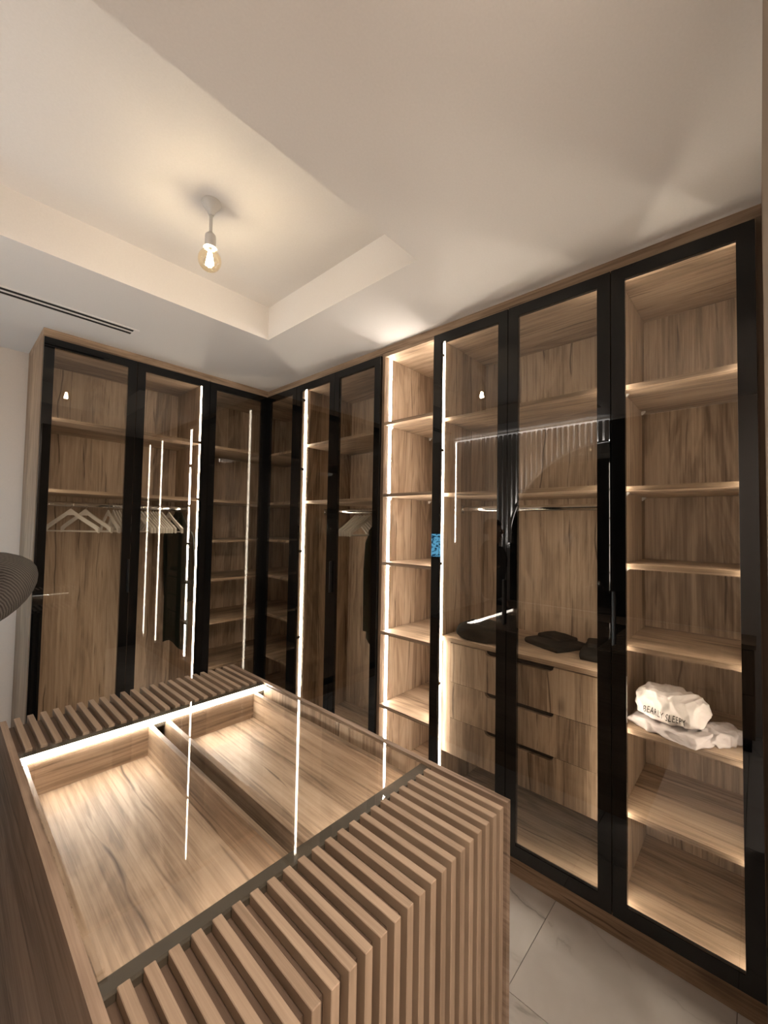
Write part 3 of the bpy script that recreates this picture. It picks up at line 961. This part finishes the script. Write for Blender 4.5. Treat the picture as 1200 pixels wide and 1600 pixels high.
body = lump('garment_body', None, None, 'cloth_white', (0.195, -2.632, SZ + 0.0490), (0.165, 0.215, 0.092), R(-20), 21, parent=ts2, amp=0.014, rnd=0.6, freq=16, stretch=(0.6, 1.2, 0.9), taper=0.16, skew=(0.10, 0.10), sub=52, fold=0.0042)
# lettering projected onto the cloth
cu = bpy.data.curves.new('lettering', 'FONT')
cu.body = 'BEARLY SLEEPY'
cu.size = 1.0
cu.space_character = 1.12
tmp = bpy.data.objects.new('tmp_text', cu)
COL.objects.link(tmp)
dg = bpy.context.evaluated_depsgraph_get()
tm = bpy.data.meshes.new_from_object(tmp.evaluated_get(dg))
bpy.data.objects.remove(tmp)
bmt = bmesh.new()
bmt.from_mesh(tm)
bmesh.ops.triangulate(bmt, faces=bmt.faces[:])
bmesh.ops.subdivide_edges(bmt, edges=[e for e in bmt.edges if e.calc_length() > 0.12], cuts=2)
xs = [v.co.x for v in bmt.verts]
x0, x1 = min(xs), max(xs)
hb = bmesh.new()
hb.from_mesh(body.data)
bvh = BVHTree.FromBMesh(hb)
hb.free()
bo = Vector((0.195, -2.632, SZ + 0.0490))
ca = R(-20)
fr_dir = Vector((-math.sin(ca) * -1, -math.cos(ca), 0))     # left to right along the front
fr_dir = Matrix.Rotation(ca, 3, 'Z') @ Vector((0, -1, 0))
inn = Matrix.Rotation(ca, 3, 'Z') @ Vector((1, 0, 0))
for v in bmt.verts:
    t = (v.co.x - x0) / (x1 - x0)
    s = 0.012 + 0.072 * (2 * t - 1)
    p = fr_dir * s - inn * 0.2 + Vector((0, 0, 0.014 + v.co.y * 0.033 + 0.002 * math.sin(t * 9)))
    hit = bvh.ray_cast(p, inn)
    q = hit[0] - inn * 0.0012 if hit[0] is not None else p + inn * 0.12
    v.co = q + bo - Vector(ts2.location)
bmt.to_mesh(tm)
bmt.free()
tm.materials.append(M['print'])
tt = link('printed_lettering', tm, ts2)

# ------------------------------------------------------------------ person at the left, only an elbow in view
def skinned(name, joints, edges, mat, parent, root, sub=2):
    me = bpy.data.meshes.new(name)
    names = list(joints)
    off = Vector(BASE[root_of(parent).name])
    me.from_pydata([tuple(Vector(joints[n][0]) - off) for n in names], [(names.index(a), names.index(b)) for a, b in edges], [])
    o = link(name, me, parent)
    sk = o.modifiers.new('skin', 'SKIN')
    sk.use_smooth_shade = True
    ss = o.modifiers.new('sub', 'SUBSURF')
    ss.levels = ss.render_levels = sub
    lay = me.skin_vertices[0] if me.skin_vertices else None
    if lay is None:
        bm = bmesh.new(); bm.from_mesh(me); bm.verts.layers.skin.verify(); bm.to_mesh(me); bm.free()
        lay = me.skin_vertices[0]
    for i, n in enumerate(names):
        r = joints[n][1]
        lay.data[i].radius = (r, r) if not isinstance(r, tuple) else r
        lay.data[i].use_root = (n == root)
    dgr = bpy.context.evaluated_depsgraph_get()
    ev = bpy.data.meshes.new_from_object(o.evaluated_get(dgr))
    o.modifiers.clear()
    ev.name = name
    o.data = ev
    for p_ in ev.polygons:
        p_.use_smooth = True
    ev.materials.clear()
    ev.materials.append(M[mat])
    return o
PX, PY = -1.905, -0.985
ps = thing('person', 'person in a grey knitted sweater, only a raised bent elbow in view', 'person', (PX, PY, 0))
sh_r, el_r, wr_r = (-1.735, -0.985, 1.300), (-1.572, -1.150, 1.362), (-1.735, -1.090, 1.190)
sh_l, el_l, wr_l = (-2.065, -0.955, 1.300), (-2.105, -0.935, 1.050), (-2.075, -1.020, 0.840)
# body (skin): head, neck, hands
J = dict(pel=((PX, PY, 0.86), 0.10), chest=((PX, PY + 0.01, 1.15), 0.11), neck0=((PX, PY + 0.01, 1.33), 0.055), neck=((PX, PY, 1.38), 0.050), jaw=((PX, PY - 0.022, 1.445), 0.062),
         head=((PX, PY - 0.008, 1.515), 0.080), crown=((PX, PY + 0.002, 1.570), 0.062))
Ed = [('pel', 'chest'), ('chest', 'neck0'), ('neck0', 'neck'), ('neck', 'jaw'), ('jaw', 'head'), ('head', 'crown'), ]
body_o = skinned('body', J, Ed, 'skin', ps, 'pel')
def hand(wr, d, side, name):
    d = Vector(d).normalized()
    sd = Vector(side).normalized()
    w0 = Vector(wr)
    j = {'w': (tuple(w0 - d * 0.05), 0.024), 'w2': (tuple(w0), 0.022), 'palm': (tuple(w0 + d * 0.045), (0.034, 0.016)), 'kn': (tuple(w0 + d * 0.078), (0.036, 0.014))}
    e = [('w', 'w2'), ('w2', 'palm'), ('palm', 'kn')]
    cur = d.cross(sd)
    for k, (o_, l_) in enumerate(((-0.027, 0.062), (-0.009, 0.072), (0.009, 0.068), (0.026, 0.052))):
        b0 = w0 + d * 0.086 + sd * o_
        j['f%da' % k] = (tuple(b0), 0.0085)
        j['f%db' % k] = (tuple(b0 + d * l_ * 0.5 + cur * 0.006), 0.008)
        j['f%dc' % k] = (tuple(b0 + d * l_ * 0.9 + cur * 0.024), 0.0065)
        e += [('kn', 'f%da' % k), ('f%da' % k, 'f%db' % k), ('f%db' % k, 'f%dc' % k)]
    t0 = w0 + d * 0.03 - sd * 0.038
    j['t0'] = (tuple(t0), 0.011)
    j['t1'] = (tuple(t0 + d * 0.03 - sd * 0.02 + cur * 0.008), 0.010)
    j['t2'] = (tuple(t0 + d * 0.058 - sd * 0.026 + cur * 0.016), 0.008)
    e += [('palm', 't0'), ('t0', 't1'), ('t1', 't2')]
    return skinned(name, j, e, 'skin', ps, 'w')
hand(wr_r, (-0.8, 0.15, -0.1), (0.0, -0.35, 1.0), 'hand')
hand(wr_l, (0.15, -0.3, -1.0), (0.3, -1.0, 0.0), 'hand')
# face details
for s in (-1, 1):
    ey = build('eye', MB().lathe([(0.0005, 1.5215), (0.008, 1.517), (0.0105, 1.511), (0.008, 1.505), (0.0005, 1.5005)], PX + s * 0.030, PY - 0.0855, 10), 'white', ps, smooth=True)
    build('pupil', MB().tube([(PX + s * 0.030, PY - 0.0935, 1.511), (PX + s * 0.030, PY - 0.0970, 1.511)], [0.0052, 0.0035], 10), 'hair', ey)
    build('ear', MB().tube([(PX + s * 0.083, PY + 0.004, 1.535), (PX + s * 0.092, PY + 0.016, 1.520), (PX + s * 0.088, PY + 0.012, 1.490), (PX + s * 0.080, PY + 0.0, 1.478)], [0.008, 0.012, 0.011, 0.007], 8), 'skin', ps, smooth=True)
build('nose', MB().tube([(PX, PY - 0.080, 1.520), (PX, PY - 0.098, 1.490), (PX, PY - 0.078, 1.480)], [0.008, 0.014, 0.010], 8), 'skin', ps, smooth=True)
build('mouth', MB().tube([(PX - 0.024, PY - 0.078, 1.452), (PX, PY - 0.090, 1.450), (PX + 0.024, PY - 0.078, 1.452)], [0.003, 0.006, 0.003], 8), 'skin', ps, smooth=True)
hp = [(0.0005, 1.628), (0.050, 1.618), (0.082, 1.590), (0.092, 1.550), (0.090, 1.525)]
hm = MB().lathe(hp, PX, PY + 0.012, 24)
hm.v = [(v[0], v[1], v[2] - (0.05 if v[1] > PY + 0.03 and v[2] < 1.56 else 0) + (0.042 if v[1] < PY - 0.025 and v[2] < 1.535 else 0) + (0.018 if v[1] < PY - 0.025 and 1.535 <= v[2] < 1.56 else 0)) for v in hm.v]
build('hair', hm, 'hair', ps, smooth=True, merge=True)
# sweater
J = dict(hip=((PX, PY, 0.84), (0.165, 0.115)), waist=((PX, PY, 0.98), (0.150, 0.108)), chest=((PX, PY + 0.005, 1.15), (0.165, 0.120)), top=((PX, PY + 0.01, 1.27), (0.120, 0.085)), col=((PX, PY + 0.006, 1.345), 0.062),
         sr=(sh_r, 0.066), mr=((-1.655, -1.075, 1.375), 0.068), er=((-1.562, -1.150, 1.380), 0.066), er2=((-1.568, -1.150, 1.325), 0.066), fr=((-1.645, -1.122, 1.240), 0.064), wr=((-1.722, -1.095, 1.200), 0.040),
         sl=(sh_l, 0.066), el=(el_l, 0.056), wl=((-2.078, -1.012, 0.858), 0.040))
Ed = [('hip', 'waist'), ('waist', 'chest'), ('chest', 'top'), ('top', 'col'), ('top', 'sr'), ('sr', 'mr'), ('mr', 'er'), ('er', 'er2'), ('er2', 'fr'), ('fr', 'wr'), ('top', 'sl'), ('sl', 'el'), ('el', 'wl')]
skinned('sweater', J, Ed, 'knit', ps, 'hip')
J = dict(pel=((PX, PY, 0.86), (0.150, 0.105)), crotch=((PX, PY, 0.77), (0.135, 0.10)))
Ed = [('pel', 'crotch')]
for n, s in (('r', 1), ('l', -1)):
    J['t' + n] = ((PX + s * 0.085, PY, 0.66), 0.088)
    J['k' + n] = ((PX + s * 0.095, PY - 0.012, 0.42), 0.064)
    J['c' + n] = ((PX + s * 0.098, PY + 0.01, 0.25), 0.060)
    J['a' + n] = ((PX + s * 0.10, PY + 0.015, 0.07), 0.052)
    Ed += [('crotch', 't' + n), ('t' + n, 'k' + n), ('k' + n, 'c' + n), ('c' + n, 'a' + n)]
skinned('trousers', J, Ed, 'denim', ps, 'pel')
for s in (-1, 1):
    bm = lump_mesh(Vector((0, 0, 0)), (0.088, 0.250, 0.075), 0, 2, amp=0.0, rnd=0.75, sub=8, taper=0.2)
    me = bpy.data.meshes.new('shoe')
    bm.to_mesh(me); bm.free()
    me.materials.append(M['shoe'])
    o = link('shoe', me, ps)
    o.location = (s * 0.10, -0.045, 0.0005)

# ------------------------------------------------------------------ opposite wall, seen in the glass: arched slat panel, mirror, vanity, lit blue screen
AY, AZ, AR = -1.87, 1.38, 0.98
def arch_z(y):
    d_ = AR * AR - (y - AY) ** 2
    return AZ + math.sqrt(d_) if d_ > 0 else None
au = thing('arch_panel', 'slatted wall panel with a lit arch, seen mirrored in the middle glass doors', 'wall panel', (XW, AY, 0))
build('back_board', MB().box(XW + 0.0005, XW + 0.012, AY - 0.91, -0.18, 0.76, 2.58), 'paint', au)
y = AY + 0.002
ap = 0.053
while y < -0.20:
    z0, z1 = arch_z(y), arch_z(y + 0.034)
    if z0 is None and z1 is None:
        z0 = z1 = 0.765
    elif z0 is None or z1 is None:
        z0 = z1 = AZ
    build('slat', MB().prism([(y, z0), (y + 0.034, z1), (y + 0.034, 2.555), (y, 2.555)], 'x', XW + 0.030, XW + 0.048), 'paint', au)
    y += ap
pts = [(XW + 0.021, AY + (AR + 0.009) * math.cos(a_), AZ + (AR + 0.009) * math.sin(a_)) for a_ in [math.pi / 2 * k / 32 for k in range(33)]]
build('led_strip', MB().tube(pts, 0.004, 6), 'archled', au)
n_ = 33
tv = []
for k in range(n_):
    a_ = math.pi / 2 * k / (n_ - 1)
    for r_, x_ in ((AR - 0.002, XW + 0.0182), (AR - 0.002, XW + 0.054), (AR + 0.010, XW + 0.054), (AR + 0.010, XW + 0.049), (AR + 0.003, XW + 0.049), (AR + 0.003, XW + 0.0182)):
        tv.append((x_, AY + r_ * math.cos(a_), AZ + r_ * math.sin(a_)))
tf = [(k * 6 + j, k * 6 + (j + 1) % 6, (k + 1) * 6 + (j + 1) % 6, (k + 1) * 6 + j) for k in range(n_ - 1) for j in range(6)] + [tuple(range(6)), tuple((n_ - 1) * 6 + j for j in range(6))]
build('arch_trim', MB().add(tv, tf), 'paint', au)
build('led_strip', MB().box(XW + 0.0485, XW + 0.056, -0.222, -0.212, 1.36, 2.55), 'led', au)
build('led_strip', MB().box(XW + 0.0125, XW + 0.048, AY, -0.19, 2.5555, 2.568), 'topled', au)
poly = [(AY, 0.765), (AY, AZ + AR - 0.004)] + [(AY + (AR - 0.004) * math.sin(math.pi / 2 * k / 24), AZ + (AR - 0.004) * math.cos(math.pi / 2 * k / 24)) for k in range(25)] + [(AY + AR - 0.004, 0.765)]
build('dark_panel', MB().box(XW + 0.0122, XW + 0.030, AY - 0.90, AY - 0.001, 0.765, 2.555), 'black', au)  # unseen panel added to keep the reflection in the end door dark
build('mirror', MB().prism(poly, 'x', XW + 0.0122, XW + 0.018), 'mirror', au)
va = thing('vanity_cabinet', 'low oak vanity cabinet under the arched mirror on the opposite wall', 'cabinet', (XW + 0.2, AY, 0))
build('vanity_body', MB().box(XW + 0.001, XW + 0.36, AY - 0.98, AY + 0.98, 0.10, 0.7195), 'wz', va)
build('plinth', MB().box(XW + 0.001, XW + 0.32, AY - 0.96, AY + 0.96, 0.0, 0.0995), 'dark', va)
build('worktop', MB().box(XW + 0.001, XW + 0.38, AY - 0.99, AY + 0.99, 0.72, 0.752), 'wy', va)
for k in range(4):
    y0 = AY - 0.975 + k * 0.4885
    for z0, z1 in ((0.11, 0.405), (0.410, 0.715)):
        d_ = build('drawer', MB().box(XW + 0.3605, XW + 0.378, y0, y0 + 0.4845, z0, z1), 'wz', va)
        build('handle', MB().box(XW + 0.3785, XW + 0.388, y0 + 0.17, y0 + 0.31, z1 - 0.03, z1 - 0.02), 'handle', d_)
sc_ = thing('wall_screen', 'small glowing blue panel on the far wall, mirrored beside the open shelves', 'screen', (XW, 0.15, 1.2))
build('screen_frame', MB().box(XW + 0.0005, XW + 0.02, 0.0, 0.32, 1.16, 1.46), 'black', sc_)
build('screen', MB().box(XW + 0.0202, XW + 0.022, 0.01, 0.31, 1.17, 1.45), 'screen', sc_)

# fill lamp added in the hall, out of view, to brighten the room
hl = thing('fill_lamp', 'round fill lamp added out of view in the hall behind the doorway', 'lamp', (-1.38, -3.55, H))
build('fill_lamp_base', MB().lathe([(0.0005, H - 0.0002), (0.175, H - 0.0002), (0.175, H - 0.030), (0.0005, H - 0.030)], -1.38, -3.55, 32), 'plastic', hl, merge=True)
build('fill_lamp_diffuser', MB().lathe([(0.0005, H - 0.0302), (0.165, H - 0.0302), (0.158, H - 0.045), (0.0005, H - 0.052)], -1.38, -3.55, 32), 'hallfill', hl, merge=True)
